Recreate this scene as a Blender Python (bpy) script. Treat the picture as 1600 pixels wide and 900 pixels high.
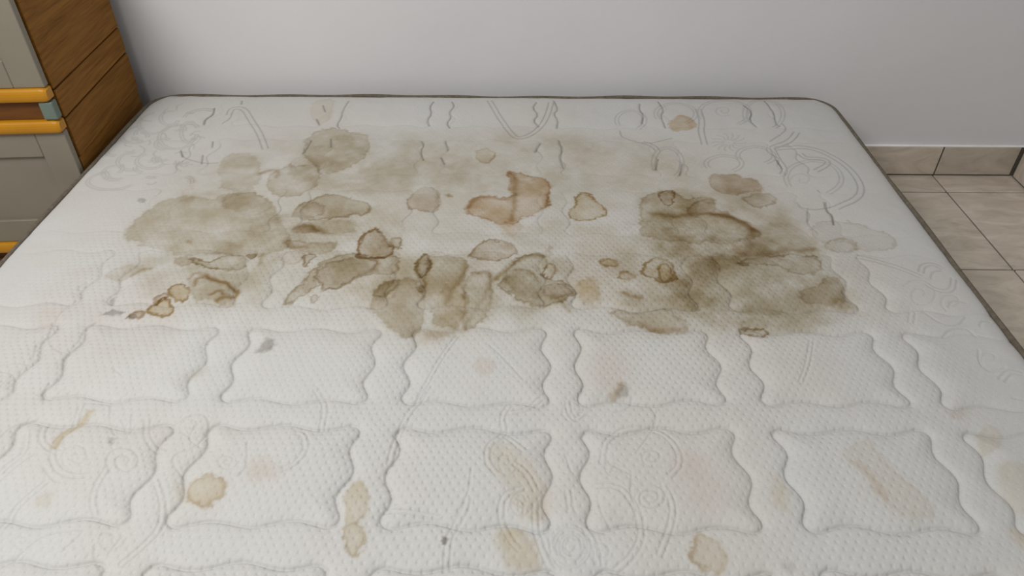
import bpy, bmesh, math, random
import numpy as np
from mathutils import Vector, Matrix

for o in list(bpy.data.objects):
    bpy.data.objects.remove(o)
scene = bpy.context.scene
COL = scene.collection
random.seed(7)
RNG = np.random.default_rng(11)

# ------------------------------------------------------------------ camera, world, lights, exposure
F, PITCH, YAW = 1155.0, math.radians(38.5), math.radians(0.74)
CAM_Z = 0.976
TOP_Z = 0.24            # height of the mattress top above the floor
cd = bpy.data.cameras.new('camera'); cam = bpy.data.objects.new('camera', cd); COL.objects.link(cam)
cd.sensor_width = 36.0; cd.lens = 36.0 * F / 1600.0; cd.clip_start = 0.02
cam.location = (0, 0, CAM_Z)
cam.rotation_euler = (math.pi / 2 - PITCH, 0, YAW)
scene.camera = cam

world = bpy.data.worlds.new('world'); scene.world = world; world.use_nodes = True
bgn = world.node_tree.nodes['Background']
bgn.inputs[0].default_value = (1.0, 0.995, 0.985, 1); bgn.inputs[1].default_value = 0.40

def area(name, loc, target, sx, sy, power, col):
    l = bpy.data.lights.new(name, 'AREA'); l.shape = 'RECTANGLE'; l.size = sx; l.size_y = sy
    l.energy = power; l.color = col
    o = bpy.data.objects.new(name, l); COL.objects.link(o); o.location = loc
    o.rotation_euler = (Vector(target) - Vector(loc)).to_track_quat('-Z', 'Y').to_euler()
    return o
area('window_daylight', (-0.98, 0.20, 1.92), (-0.1, 0.95, 0.25), 0.7, 0.8, 41, (1.0, 0.985, 0.96))

vs = scene.view_settings
vs.view_transform = 'Standard'; vs.look = 'None'; vs.exposure = -0.24; vs.gamma = 1.0; vs.use_curve_mapping = False

# ------------------------------------------------------------------ helpers
def ray(px, py):
    u = (px - 800) / F; v = -(py - 450) / F
    cp, sp = math.cos(PITCH), math.sin(PITCH)
    x, y, z = u, cp + v * sp, -sp + v * cp
    c, s = math.cos(YAW), math.sin(YAW)
    return x * c - y * s, x * s + y * c, z
def on_top(px, py):                       # where a mark seen in the photograph lies on the mattress top
    r = ray(px, py); t = (TOP_Z - CAM_Z) / r[2]
    return r[0] * t, r[1] * t

def tag(o, label=None, cat=None, group=None, kind=None):
    if label: o['label'] = label
    if cat: o['category'] = cat
    if group: o['group'] = group
    if kind: o['kind'] = kind
    return o
def empty(name, loc=(0, 0, 0), rz=0.0):
    o = bpy.data.objects.new(name, None); COL.objects.link(o); o.location = loc; o.rotation_euler = (0, 0, rz)
    o.empty_display_size = 0.1
    return o
def link(name, me, mat, parent=None, smooth=False):
    o = bpy.data.objects.new(name, me); COL.objects.link(o)
    if mat and not me.materials: me.materials.append(mat)
    if parent: o.parent = parent
    if smooth:
        me.polygons.foreach_set('use_smooth', [True] * len(me.polygons))
    return o
def box_mesh(x0, x1, y0, y1, z0, z1, bevel=0.0, seg=1):
    bm = bmesh.new()
    bmesh.ops.create_cube(bm, size=1.0)
    for v in bm.verts:
        v.co = Vector((x0 + (v.co.x + .5) * (x1 - x0), y0 + (v.co.y + .5) * (y1 - y0), z0 + (v.co.z + .5) * (z1 - z0)))
    if bevel > 0:
        bmesh.ops.bevel(bm, geom=list(bm.edges), offset=bevel, segments=seg, affect='EDGES', profile=0.5)
    me = bpy.data.meshes.new('mesh'); bm.to_mesh(me); bm.free()
    return me
def box(name, dims, mat, parent=None, bevel=0.0, seg=1):
    return link(name, box_mesh(*dims, bevel=bevel, seg=seg), mat, parent)
def sweep_mesh(path, profile, closed=True):
    """path: list of (x, y, nx, ny) outline points with outward normals; profile: closed list of (offset, z)."""
    n, m = len(path), len(profile)
    vs_, fs = [], []
    for x, y, nx, ny in path:
        for o, z in profile: vs_.append((x + nx * o, y + ny * o, z))
    for i in range(n):
        j = (i + 1) % n
        if not closed and j == 0: break
        for k in range(m):
            l = (k + 1) % m
            fs.append((i * m + k, j * m + k, j * m + l, i * m + l))
    me = bpy.data.meshes.new('mesh'); me.from_pydata(vs_, [], fs); me.update()
    bm = bmesh.new(); bm.from_mesh(me); bmesh.ops.recalc_face_normals(bm, faces=bm.faces); bm.to_mesh(me); bm.free()
    return me

# node material helper
def new_mat(name, rough=0.7, spec=0.3):
    m = bpy.data.materials.new(name); m.use_nodes = True
    nt = m.node_tree; b = nt.nodes['Principled BSDF']
    b.inputs['Roughness'].default_value = rough
    b.inputs['Specular IOR Level'].default_value = spec
    return m, nt, b
def N(nt, t, **kw):
    n = nt.nodes.new(t)
    for k, v in kw.items(): setattr(n, k, v)
    return n
def math_node(nt, op, a, b=None, c=None, clamp=False):
    n = N(nt, 'ShaderNodeMath', operation=op, use_clamp=clamp)
    for i, v in enumerate((a, b, c)):
        if v is None: continue
        if isinstance(v, (int, float)): n.inputs[i].default_value = v
        else: nt.links.new(v, n.inputs[i])
    return n.outputs[0]
def mapped(nt, scale, rot=(0, 0, 0), world=False):
    tc = N(nt, 'ShaderNodeTexCoord'); mp = N(nt, 'ShaderNodeMapping')
    mp.inputs['Scale'].default_value = scale; mp.inputs['Rotation'].default_value = rot
    if world:
        g = N(nt, 'ShaderNodeNewGeometry'); nt.links.new(g.outputs['Position'], mp.inputs[0])
    else:
        nt.links.new(tc.outputs['Object'], mp.inputs[0])
    return mp.outputs[0]
def noise(nt, vec, scale, detail=4, rough=0.55, dist=0.0):
    n = N(nt, 'ShaderNodeTexNoise'); n.inputs['Scale'].default_value = scale
    n.inputs['Detail'].default_value = detail; n.inputs['Roughness'].default_value = rough
    n.inputs['Distortion'].default_value = dist
    nt.links.new(vec, n.inputs['Vector'])
    return n.outputs['Fac']
def ramp(nt, fac, stops):
    r = N(nt, 'ShaderNodeValToRGB'); e = r.color_ramp.elements
    while len(e) < len(stops): e.new(0.5)
    for el, (p, c) in zip(e, stops): el.position = p; el.color = (*c, 1)
    nt.links.new(fac, r.inputs[0])
    return r.outputs[0]
def bump(nt, b, h, strength, dist):
    n = N(nt, 'ShaderNodeBump'); n.inputs['Strength'].default_value = strength; n.inputs['Distance'].default_value = dist
    nt.links.new(h, n.inputs['Height']); nt.links.new(n.outputs[0], b.inputs['Normal'])
    return n
def mix(nt, fac, a, b, mode='MIX'):
    n = N(nt, 'ShaderNodeMix', data_type='RGBA', blend_type=mode)
    if isinstance(fac, float): n.inputs[0].default_value = fac
    else: nt.links.new(fac, n.inputs[0])
    for s, v in ((6, a), (7, b)):
        if isinstance(v, tuple): n.inputs[s].default_value = (*v, 1)
        else: nt.links.new(v, n.inputs[s])
    return n.outputs[2]

def mat_wall():
    m, nt, b = new_mat('plaster', 0.85, 0.15)
    v = mapped(nt, (1, 1, 1), world=True)
    f = noise(nt, v, 1.6, 5, 0.6)
    c = ramp(nt, f, [(0.3, (0.60, 0.595, 0.605)), (0.7, (0.645, 0.64, 0.645))])
    nt.links.new(c, b.inputs['Base Color'])
    bump(nt, b, noise(nt, v, 45, 6, 0.6), 0.12, 0.004)
    return m
def mat_tile(name, gain=1.0):
    m, nt, b = new_mat(name, 0.42, 0.4)
    v = mapped(nt, (1, 2.6, 2.6), world=True)
    f = noise(nt, v, 9, 8, 0.66, 0.9)
    oi = N(nt, 'ShaderNodeObjectInfo')
    c = ramp(nt, f, [(0.25, (0.38 * gain, 0.325 * gain, 0.26 * gain)), (0.5, (0.52 * gain, 0.455 * gain, 0.375 * gain)), (0.75, (0.64 * gain, 0.575 * gain, 0.49 * gain))])
    k = math_node(nt, 'MULTIPLY_ADD', oi.outputs['Random'], 0.16, 0.92)
    hs = N(nt, 'ShaderNodeHueSaturation'); nt.links.new(k, hs.inputs['Value']); nt.links.new(c, hs.inputs['Color'])
    nt.links.new(hs.outputs[0], b.inputs['Base Color'])
    bump(nt, b, noise(nt, v, 30, 5), 0.08, 0.004)
    return m
def mat_noise(name, c0, c1, scale, rough=0.8, spec=0.2, bs=0.2, bd=0.002, stretch=(1, 1, 1)):
    m, nt, b = new_mat(name, rough, spec)
    v = mapped(nt, stretch)
    f = noise(nt, v, scale, 5)
    nt.links.new(ramp(nt, f, [(0.3, c0), (0.7, c1)]), b.inputs['Base Color'])
    if bs: bump(nt, b, noise(nt, v, scale * 4, 4), bs, bd)
    return m
def mat_wood():
    m, nt, b = new_mat('wood', 0.65, 0.12)
    v = mapped(nt, (26, 1.5, 26))
    f = noise(nt, v, 3.2, 8, 0.62, 1.2)
    f2 = noise(nt, mapped(nt, (60, 2.2, 60)), 3.0, 4, 0.6)
    s = math_node(nt, 'MULTIPLY_ADD', f2, 0.35, math_node(nt, 'MULTIPLY', f, 0.65))
    oi = N(nt, 'ShaderNodeObjectInfo')
    c = ramp(nt, s, [(0.3, (0.125, 0.05, 0.007)), (0.5, (0.225, 0.10, 0.018)), (0.72, (0.31, 0.15, 0.032))])
    hs = N(nt, 'ShaderNodeHueSaturation'); nt.links.new(c, hs.inputs['Color'])
    nt.links.new(math_node(nt, 'MULTIPLY_ADD', oi.outputs['Random'], 0.2, 0.9), hs.inputs['Value'])
    nt.links.new(hs.outputs[0], b.inputs['Base Color'])
    bump(nt, b, f2, 0.1, 0.002)
    return m

M = dict(
    wall=mat_wall(), tile=mat_tile('floor_tile'), skirt=mat_tile('skirting_tile', 0.92),
    grout=mat_noise('grout', (0.085, 0.07, 0.055), (0.13, 0.11, 0.088), 30, 0.95),
    caulk=mat_noise('white_filler', (0.78, 0.77, 0.77), (0.85, 0.84, 0.84), 40, 0.8),
    wood=mat_wood(),
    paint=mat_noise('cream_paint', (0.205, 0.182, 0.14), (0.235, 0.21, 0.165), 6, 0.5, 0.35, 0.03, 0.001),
    yellow=mat_noise('yellow_edging', (0.42, 0.18, 0.004), (0.48, 0.215, 0.006), 12, 0.4, 0.4, 0.05, 0.001),
    teal=mat_noise('teal_plastic', (0.12, 0.155, 0.13), (0.15, 0.19, 0.16), 20, 0.5, 0.4, 0.05, 0.001),
    brown=mat_noise('brown_rail', (0.10, 0.036, 0.007), (0.15, 0.058, 0.012), 10, 0.55, 0.3, 0.1, 0.001, (1, 8, 8)),
    tape=mat_noise('taupe_tape', (0.10, 0.083, 0.062), (0.15, 0.128, 0.10), 120, 0.9, 0.1, 0.5, 0.001),  # taupe, darkened so the shade along the edge is in the colour
    border=mat_noise('border_fabric', (0.56, 0.53, 0.48), (0.64, 0.61, 0.56), 25, 0.95, 0.1, 0.4, 0.002),
)

# ------------------------------------------------------------------ the room
WY, WX = 1.722, 1.292              # back wall and right wall planes (skirting fronts sit a little before them)
box('floor', (-2.6, WX + 0.12, -1.6, WY + 0.12, -0.06, -0.0035), M['grout'])
floor = bpy.data.objects['floor']; tag(floor, 'beige marbled floor tiles with dark grout lines', 'floor', kind='structure')
G, T = 0.0044, 0.326
gx0, gy0 = 1.0822, 1.632           # a crossing of the grout lines
def cut_tile(x0, x1, y0, y1):
    x0 += G / 2; y0 += G / 2; x1 -= G / 2; y1 -= G / 2
    me = box_mesh(x0 - (x0 + x1) / 2, x1 - (x0 + x1) / 2, y0 - (y0 + y1) / 2, y1 - (y0 + y1) / 2, -0.008, 0, 0.0012)
    return me, ((x0 + x1) / 2, (y0 + y1) / 2, 0)
share = {}
for i in range(-11, 1):
    for j in range(-9, 1):
        x0, x1 = gx0 + i * T, gx0 + (i + 1) * T
        y0, y1 = gy0 + j * T, gy0 + (j + 1) * T
        x1 = min(x1, WX); y1 = min(y1, WY)
        if x0 < -2.6: continue
        key = (round(x1 - x0, 4), round(y1 - y0, 4))
        me, loc = cut_tile(x0, x1, y0, y1)
        if key in share: bpy.data.meshes.remove(me); me = share[key]
        else: share[key] = me
        t = link('tile', me, M['tile'], floor); t.location = loc
        t.rotation_euler = (random.uniform(-.001, .001), random.uniform(-.001, .001), 0)
        t.location.z = random.uniform(-.0004, .0003)

tag(box('wall_back', (-2.6, WX + 0.12, WY, WY + 0.12, 0.0, 2.5), M['wall']), 'plain off-white plaster wall behind the mattress', 'wall', kind='structure')
tag(box('wall_right', (WX, WX + 0.12, -1.6, WY, 0.0, 2.5), M['wall']), 'plain off-white plaster wall beside the tiled floor', 'wall', kind='structure')
SH = 0.083
bb = box('baseboard_back', (-2.6, WX, WY - 0.0065, WY, 0.001, SH - .001), M['grout'])
tag(bb, 'beige tiled skirting along the wall behind the mattress', 'skirting', kind='structure')
for i in range(-11, 1):
    x0, x1 = gx0 + i * T, min(gx0 + (i + 1) * T, WX - 0.012)
    if x0 < -2.6: continue
    box('tile', (x0 + G / 2, x1 - G / 2, WY - 0.009, WY - 0.004, 0.0045, SH), M['skirt'], bb, 0.001)
box('filler', (-2.6, WX - 0.004, WY - 0.0085, WY, SH, SH + 0.0035), M['caulk'], bb, 0.001)
br = box('baseboard_right', (WX - 0.0065, WX, -1.6, WY - 0.011, 0.001, SH - .001), M['grout'])
tag(br, 'beige tiled skirting along the side wall by the bare floor', 'skirting', kind='structure')
for j in range(-9, 1):
    y0, y1 = gy0 + j * T, min(gy0 + (j + 1) * T, WY - 0.014)
    box('tile', (WX - 0.009, WX - 0.004, y0 + G / 2, y1 - G / 2, 0.0045, SH), M['skirt'], br, 0.001)
box('filler', (WX - 0.0085, WX, -1.6, WY - 0.012, SH, SH + 0.005), M['caulk'], br, 0.001)

# ------------------------------------------------------------------ mattress
XL, XR, YB, YF = -0.880, 0.735, 1.677, -0.30
XC, HW, RC = (XL + XR) / 2, (XR - XL) / 2, 0.062

def half_width(y):
    y = np.asarray(y, float)
    e = np.clip(np.maximum(y - (YB - RC), (YF + RC) - y), 0, RC)
    return HW - RC + np.sqrt(np.maximum(RC * RC - e * e, 0))

# grid lines: fine where the photograph sees the cloth, coarse in front of it
NX = 1140
ys = [YB]
y = YB
while y > YF:
    if y > YB - RC: s = 0.0022 if y < YB - 0.012 else 0.0012
    elif y > 1.2: s = 0.0022
    elif y > 0.8: s = 0.0016
    elif y > 0.38: s = 0.0013
    elif y > 0.30: s = 0.003
    else: s = 0.010
    y -= s; ys.append(max(y, YF))
ys = np.array(ys[::-1]); NY = len(ys)
us = np.linspace(-1, 1, NX)
hw = half_width(ys)
X = XC + us[None, :] * hw[:, None]
Y = np.repeat(ys[:, None], NX, 1)

def vnoise(x, y, scale, seed):
    r = np.random.default_rng(seed); g = r.random((97, 97)).astype(np.float32)
    fx, fy = x / scale + 31.7, y / scale + 17.3
    ix, iy = np.floor(fx).astype(int), np.floor(fy).astype(int)
    tx, ty = fx - ix, fy - iy
    tx = tx * tx * (3 - 2 * tx); ty = ty * ty * (3 - 2 * ty)
    a, b = g[iy % 97, ix % 97], g[iy % 97, (ix + 1) % 97]
    c, d = g[(iy + 1) % 97, ix % 97], g[(iy + 1) % 97, (ix + 1) % 97]
    return (a * (1 - tx) + b * tx) * (1 - ty) + (c * (1 - tx) + d * tx) * ty
def fbm(x, y, scale, seed, octaves=4):
    s, a, t = 0, 1, 0
    for k in range(octaves):
        s = s + a * vnoise(x, y, scale / 2 ** k, seed + k); t += a; a *= .55
    return s / t
def sstep(a, b, v):
    t = np.clip((v - a) / (b - a), 0, 1)
    return t * t * (3 - 2 * t)

# ---- quilting: wavy-edged pillows with plain channels between them
cols = [-1.031, -0.788, -0.545, -0.3025, -0.058, 0.181, 0.426, 0.668]
rows = [-0.225, -0.029, 0.167, 0.363, 0.5605, 0.7525, 0.949, 1.153, 1.360, 1.570]
PW, PH = 0.0965, 0.0725
wobx = (fbm(X, Y, 0.11, 5, 2) - .5) * 0.010
woby = (fbm(X, Y, 0.11, 9, 2) - .5) * 0.008
Xq, Yq = X + wobx, Y + woby
dv = np.zeros(X.shape, np.float32)             # 1 where the nearest seam runs along the mattress
dq = np.full(X.shape, 9.0, np.float32)          # signed distance to the nearest seam, negative inside a pillow
for cx in cols:
    for cy in rows:
        lx, ly = np.searchsorted(us * HW + XC, [cx - .16, cx + .16]); by, ey = np.searchsorted(ys, [cy - .14, cy + .14])
        lx, ly = max(0, lx - 40), min(NX, ly + 40)
        sl = (slice(by, ey), slice(lx, ly))
        x, yv = Xq[sl] - cx, Yq[sl] - cy
        wx = PW + 0.0060 * np.cos(2 * math.pi * np.clip(yv / PH, -1.1, 1.1))
        wy = PH + 0.0045 * np.cos(2 * math.pi * np.clip(x / PW, -1.1, 1.1))
        ax, ay = np.abs(x) - wx, np.abs(yv) - wy
        R = 0.021
        qx, qy = ax + R, ay + R
        d = np.minimum(np.maximum(qx, qy), 0) + np.hypot(np.maximum(qx, 0), np.maximum(qy, 0)) - R
        near = np.abs(d) < np.abs(dq[sl])
        dv[sl] = np.where(near, sstep(-.045, .045, ax - ay), dv[sl])
        dq[sl] = np.where(near | ((d < 0) & (dq[sl] > 0)), d, dq[sl])
ad = np.abs(dq)
# distance to the outline of the mattress
ex = hw[:, None] - np.abs(X - XC)
ey = np.minimum(YB - Y, Y - YF)
edge = np.minimum(ex, ey)
quilt = sstep(0.03, 0.16, edge) * 0.65 + 0.35
quilt *= 1 - 0.80 * sstep(0.80, 1.12, Y)
quilt *= 0.70 + 0.30 * dv + .35 * (1 - dv) * (1 - sstep(.6, .9, Y))
softness = 0.55 + 0.9 * fbm(X, Y, 0.13, 61, 2)
pillow = np.where(dq < 0, 0.0068 * (1 - np.exp(-ad / 0.013)), 0.0046 * (1 - np.exp(-ad / 0.0065)))
groove = -0.0016 * np.exp(-(ad / 0.0017) ** 2)
Z = (pillow + groove * softness) * quilt
Z += (fbm(X, Y, 0.35, 21, 3) - .5) * 0.012 * sstep(0, .1, edge)
Z += (fbm(X, Y, 0.05, 25, 3) - .5) * 0.0022
# rounded shoulder down to the tape edge
Z -= 0.0095 * np.exp(-np.maximum(edge, 0) / 0.014) + 0.004 * np.exp(-np.maximum(edge, 0) / 0.06)

# ---- the woven scroll lines, traced in the photograph and laid on the cloth
VIEWS = dict(a=(100, 140, 4.0), b=(450, 140, 4.0), c=(850, 140, 3.2), d=(150, 320, 3.2), e=(550, 320, 3.2133), f=(900, 320, 2.909),
             p=(0, 600, 3.0), q=(400, 600, 3.0), r=(800, 600, 3.0), s=(1180, 600, 3.0), t=(0, 400, 3.6), u=(1200, 400, 3.6), v=(600, 480, 5.333), i=(0, 0, 1.0))
def pts_of(view, pts):
    x0, y0, s = VIEWS[view]
    return np.array([on_top(x0 + px / s, y0 + py / s) for px, py in pts])
def smooth_line(p, closed=False, it=2):
    for _ in range(it):
        q = np.roll(p, -1, 0) if closed else p[1:]
        b = p if closed else p[:-1]
        n = np.empty((len(b) * 2, 2)); n[0::2] = .75 * b + .25 * q; n[1::2] = .25 * b + .75 * q
        p = n if closed else np.vstack([p[:1], n, p[-1:]])
    return p
def window(p, pad):
    x0, y0 = p.min(0) - pad; x1, y1 = p.max(0) + pad
    j0, j1 = np.searchsorted(ys, [y0, y1])
    scale = hw[max(0, min(NY - 1, (j0 + j1) // 2))] / HW
    i0, i1 = np.searchsorted(us * HW * scale + XC, [x0, x1])
    return slice(max(0, j0), min(NY, j1 + 1)), slice(max(0, i0 - 2), min(NX, i1 + 3))
def seg_dist(x, y, p, closed):
    d = np.full(x.shape, 9.0)
    q = np.roll(p, -1, 0) if closed else p[1:]
    for a, b in zip(p if closed else p[:-1], q):
        ab = b - a; l = ab @ ab + 1e-12
        t = np.clip(((x - a[0]) * ab[0] + (y - a[1]) * ab[1]) / l, 0, 1)
        d = np.minimum(d, np.hypot(x - a[0] - t * ab[0], y - a[1] - t * ab[1]))
    return d
def inside(x, y, p):
    r = np.zeros(x.shape, bool)
    for a, b in zip(p, np.roll(p, -1, 0)):
        if a[1] == b[1]: continue
        r ^= ((a[1] > y) != (b[1] > y)) & (x < (b[0] - a[0]) * (y - a[1]) / (b[1] - a[1]) + a[0])
    return r

LINE = np.zeros(X.shape, np.float32)
def weave(view, pts, double=0.0, w=0.0012, k=1.0, closed=False):
    if view in 'abcu': w = max(w, 0.0017)
    p = smooth_line(pts_of(view, pts), closed, 2)
    sets = [p]
    if double:
        t = np.gradient(p, axis=0); n = np.stack([-t[:, 1], t[:, 0]], 1); n /= np.linalg.norm(n, axis=1)[:, None] + 1e-9
        sets.append(p + n * double)
    for p in sets:
        for s in range(0, len(p) - 1, 8):
            c = p[s:s + 9]
            sl = window(c, 0.006)
            if sl[0].stop <= sl[0].start or sl[1].stop <= sl[1].start: continue
            d = seg_dist(X[sl], Y[sl], c, False)
            LINE[sl] = np.maximum(LINE[sl], k * np.exp(-(d / w) ** 2))
    return
def oval(view, cx, cy, rx, ry, a0=0, a1=360, **kw):
    n = max(8, int(abs(a1 - a0) / 18))
    weave(view, [(cx + rx * math.cos(math.radians(a0 + (a1 - a0) * k / n)), cy + ry * math.sin(math.radians(a0 + (a1 - a0) * k / n))) for k in range(n + 1)], **kw)
def spiral(view, cx, cy, r, turns=1.6, a0=0, ky=0.8, **kw):
    n = int(turns * 16)
    weave(view, [(cx + r * (1 - .85 * k / n) * math.cos(a0 + 2 * math.pi * turns * k / n), cy + ky * r * (1 - .85 * k / n) * math.sin(a0 + 2 * math.pi * turns * k / n)) for k in range(n + 1)], **kw)

D = 0.007
for v_, p_, dbl in (
    ('p', [(400, 100), (370, 200), (290, 270), (265, 340), (290, 400), (350, 430), (420, 425)], -D),
    ('p', [(500, 400), (450, 480), (425, 560), (440, 630)], D), ('p', [(200, 200), (185, 260), (210, 310), (270, 340)], D),
    ('p', [(220, 460), (130, 530), (60, 590), (0, 680)], D), ('p', [(400, 690), (220, 705), (100, 800), (0, 870)], 0),
    ('p', [(680, 170), (670, 230), (700, 300), (760, 330)], D), ('p', [(820, 190), (900, 150), (960, 140), (990, 200), (930, 300), (820, 330), (810, 380), (870, 450)], 0),
    ('p', [(750, 450), (790, 560), (770, 690), (680, 780), (580, 860)], -D), ('p', [(1160, 280), (1165, 400), (1120, 440)], 0),
    ('p', [(120, 240), (115, 330), (40, 380), (0, 420)], D), ('p', [(170, 340), (80, 400), (0, 470)], 0), ('p', [(210, 400), (250, 460), (290, 470)], 0),
    ('p', [(0, 260), (60, 200), (170, 170)], 0), ('p', [(520, 90), (515, 200), (540, 240)], 0), ('p', [(620, 150), (610, 230)], 0), ('p', [(570, 170), (585, 210)], 0),
    ('p', [(450, 760), (440, 820), (470, 870)], 0), ('p', [(580, 720), (510, 800)], 0), ('p', [(380, 720), (300, 790)], 0), ('p', [(920, 200), (880, 260), (940, 300)], 0),
    ('q', [(180, 240), (215, 240), (230, 310), (180, 380), (120, 400)], D), ('q', [(270, 30), (320, 100), (295, 210)], D),
    ('q', [(800, 10), (700, 140), (640, 270), (615, 370)], D), ('q', [(1180, 90), (1140, 150), (1160, 230), (1080, 280), (1070, 370), (1120, 430)], D),
    ('q', [(1160, 240), (1250, 320)], D), ('q', [(980, 540), (970, 600), (900, 690), (880, 800), (880, 880)], D), ('q', [(1250, 480), (1150, 520), (1130, 620), (1180, 740), (1230, 790)], D),
    ('q', [(600, 600), (700, 610), (860, 640)], D), ('q', [(1010, 400), (1000, 520), (930, 640)], 0),
    ('r', [(440, 380), (450, 270), (540, 210), (680, 220), (760, 300), (780, 380), (730, 430)], D), ('r', [(400, 490), (500, 490), (580, 600), (600, 720), (540, 820), (480, 860)], D),
    ('r', [(700, 490), (740, 560), (740, 640), (680, 800)], D), ('r', [(100, 560), (95, 680), (140, 810), (180, 880)], D), ('r', [(250, 500), (265, 600)], D),
    ('r', [(250, 330), (280, 410)], 0), ('r', [(250, 80), (260, 140), (300, 180), (350, 140)], D), ('r', [(400, 520), (420, 620), (470, 680)], 0), ('r', [(680, 130), (660, 220), (580, 330)], 0),
    ('r', [(560, 430), (555, 520), (580, 600)], 0), ('r', [(450, 280), (440, 370), (500, 400), (560, 430)], 0), ('r', [(0, 380), (60, 420), (100, 500)], D), ('r', [(20, 540), (60, 560), (50, 620)], 0),
    ('r', [(480, 130), (560, 110), (560, 60)], 0), ('r', [(640, 90), (680, 160), (670, 200)], 0), ('r', [(130, 60), (60, 110), (0, 120)], D), ('r', [(330, 680), (380, 760), (390, 850)], D),
    ('b', [(1245, 60), (1320, 190), (1390, 290), (1440, 310), (1520, 290), (1600, 230), (1640, 150), (1660, 70)], 0.011),
    ('a', [(1050, 150), (1060, 115), (1110, 120), (1150, 190), (1210, 280), (1240, 370)], 0.012), ('a', [(870, 210), (880, 180), (930, 150), (940, 110)], 0), ('a', [(780, 150), (860, 120), (920, 130)], 0.01),
    ('a', [(730, 370), (740, 410), (780, 430), (860, 450), (960, 450)], 0), ('a', [(990, 210), (1040, 180), (1050, 140)], 0),
    ('v', [(600, 240), (460, 440), (380, 580), (280, 740)], 0.006), ('v', [(880, 330), (1000, 440), (1160, 610)], 0), ('f', [(1060, 620), (1040, 740), (1010, 815)], 0.006),
    ('c', [(1170, 300), (1330, 290), (1480, 360), (1570, 450), (1570, 530), (1450, 580)], 0.012), ('c', [(1270, 320), (1300, 350), (1400, 350), (1410, 370), (1350, 400)], 0.01),
    ('c', [(1250, 210), (1230, 240), (1200, 260), (1130, 285)], 0.012), ('c', [(1130, 290), (1160, 350), (1195, 400), (1180, 420)], 0.01), ('c', [(490, 265), (540, 280), (560, 310)], 0.01),
    ('c', [(760, 90), (780, 160), (770, 200), (790, 270)], 0.012), ('c', [(1190, 170), (1220, 200), (1130, 260)], 0), ('c', [(380, 200), (390, 240), (520, 270), (640, 240)], 0),
    ('c', [(1265, 560), (1290, 590), (1360, 600), (1450, 580)], 0), ('c', [(1400, 560), (1410, 600), (1440, 620), (1450, 670)], 0), ('c', [(1320, 590), (1315, 660)], 0), ('c', [(1380, 510), (1370, 500)], 0),
    ('u', [(880, 90), (890, 50), (940, 40), (980, 60)], 0.008), ('u', [(920, 120), (930, 80), (980, 70)], 0), ('u', [(1040, 110), (1030, 180), (960, 180), (910, 150)], 0.008),
    ('u', [(1120, 250), (1040, 240), (1020, 280)], 0), ('u', [(880, 310), (980, 380), (1080, 385), (1120, 330)], 0), ('u', [(800, 310), (790, 370)], 0.008), ('u', [(1200, 380), (1210, 350), (1260, 350)], 0),
    ('u', [(1190, 520), (1190, 600), (1260, 650), (1340, 620)], 0), ('u', [(1340, 700), (1380, 650), (1440, 660)], 0.008), ('u', [(1380, 790), (1440, 800)], 0), ('u', [(500, 10), (700, 60), (860, 120)], 0.01),
    ('u', [(990, 450), (1020, 410), (1120, 390), (1180, 440)], 0),
    ('t', [(270, 440), (280, 500), (330, 545), (390, 550)], 0), ('t', [(440, 190), (450, 165), (490, 150)], 0), ('t', [(450, 400), (500, 400), (545, 375)], 0), ('t', [(0, 660), (90, 665), (80, 760)], 0),
    ('t', [(190, 580), (205, 510)], 0), ('t', [(290, 380), (315, 430)], 0), ('t', [(470, 430), (460, 480), (380, 550), (355, 630)], 0), ('t', [(250, 830), (245, 760), (280, 720)], 0), ('t', [(0, 625), (80, 610), (170, 612)], 0),
    ('t', [(270, 460), (330, 330), (430, 250)], 0), ('t', [(640, 640), (690, 680)], 0), ('t', [(480, 830), (620, 830), (630, 880)], 0),
):
    weave(v_, p_, dbl)
for a_ in ((435, 145, 62, 46), (660, 115, 92, 52), (905, 110, 118, 68), (1100, 120, 88, 78), (620, 365, 62, 72), (1060, 330, 82, 40), (900, 370, 80, 34), (1350, 440, 130, 80)):
    oval('c', *a_, 150, 420, double=0.008, w=0.0014, k=.65)
for k in range(14):
    a = 2 * math.pi * k / 14; cx, cy = 925, 262
    weave('c', [(cx + 26 * math.cos(a), cy + 14 * math.sin(a)), (cx + 60 * math.cos(a + .2), cy + 34 * math.sin(a + .2)), (cx + 88 * math.cos(a - .05), cy + 46 * math.sin(a - .05))], 0, k=.5)
spiral('c', 900, 100, 50, 1.5, 1, .6, k=.5); spiral('c', 1290, 450, 60, 1.1, 3, .6, k=.4)
for a_ in ((280, 260, 90, 38), (440, 270, 80, 50), (560, 200, 90, 60), (700, 290, 100, 70), (660, 170, 50, 40), (420, 440, 80, 50), (310, 510, 60, 40), (290, 560, 140, 50), (540, 440, 80, 40), (620, 330, 40, 30), (780, 260, 40, 60)):
    oval('a', *a_, random.uniform(0, 90), random.uniform(250, 360), double=0.006, w=0.0013, k=.55)
for k in range(60):
    x_, y_ = random.uniform(180, 800), random.uniform(120, 590)
    if y_ < 640 - x_ * .85: continue
    a = random.uniform(0, 6.28); l = random.uniform(25, 55)
    weave('a', [(x_, y_), (x_ + l * math.cos(a), y_ + .6 * l * math.sin(a)), (x_ + 1.6 * l * math.cos(a + .5), y_ + l * math.sin(a + .5))], random.choice((0, .006)), k=.6)
spiral('p', 590, 370, 90, 1.8, 2.4, .85); spiral('p', 370, 350, 80, 1.4, 2.0, .9, k=.7); spiral('p', 1070, 370, 55, 1.6, 0, .8, k=.7); spiral('p', 900, 200, 70, 1.2, 1, .8, k=.7)
spiral('r', 650, 540, 75, 2.0, 5, .8); spiral('r', 660, 350, 60, 1.6, 1, .8, k=.8); spiral('r', 480, 400, 45, 1.3, 2, .8, k=.7)
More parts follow.
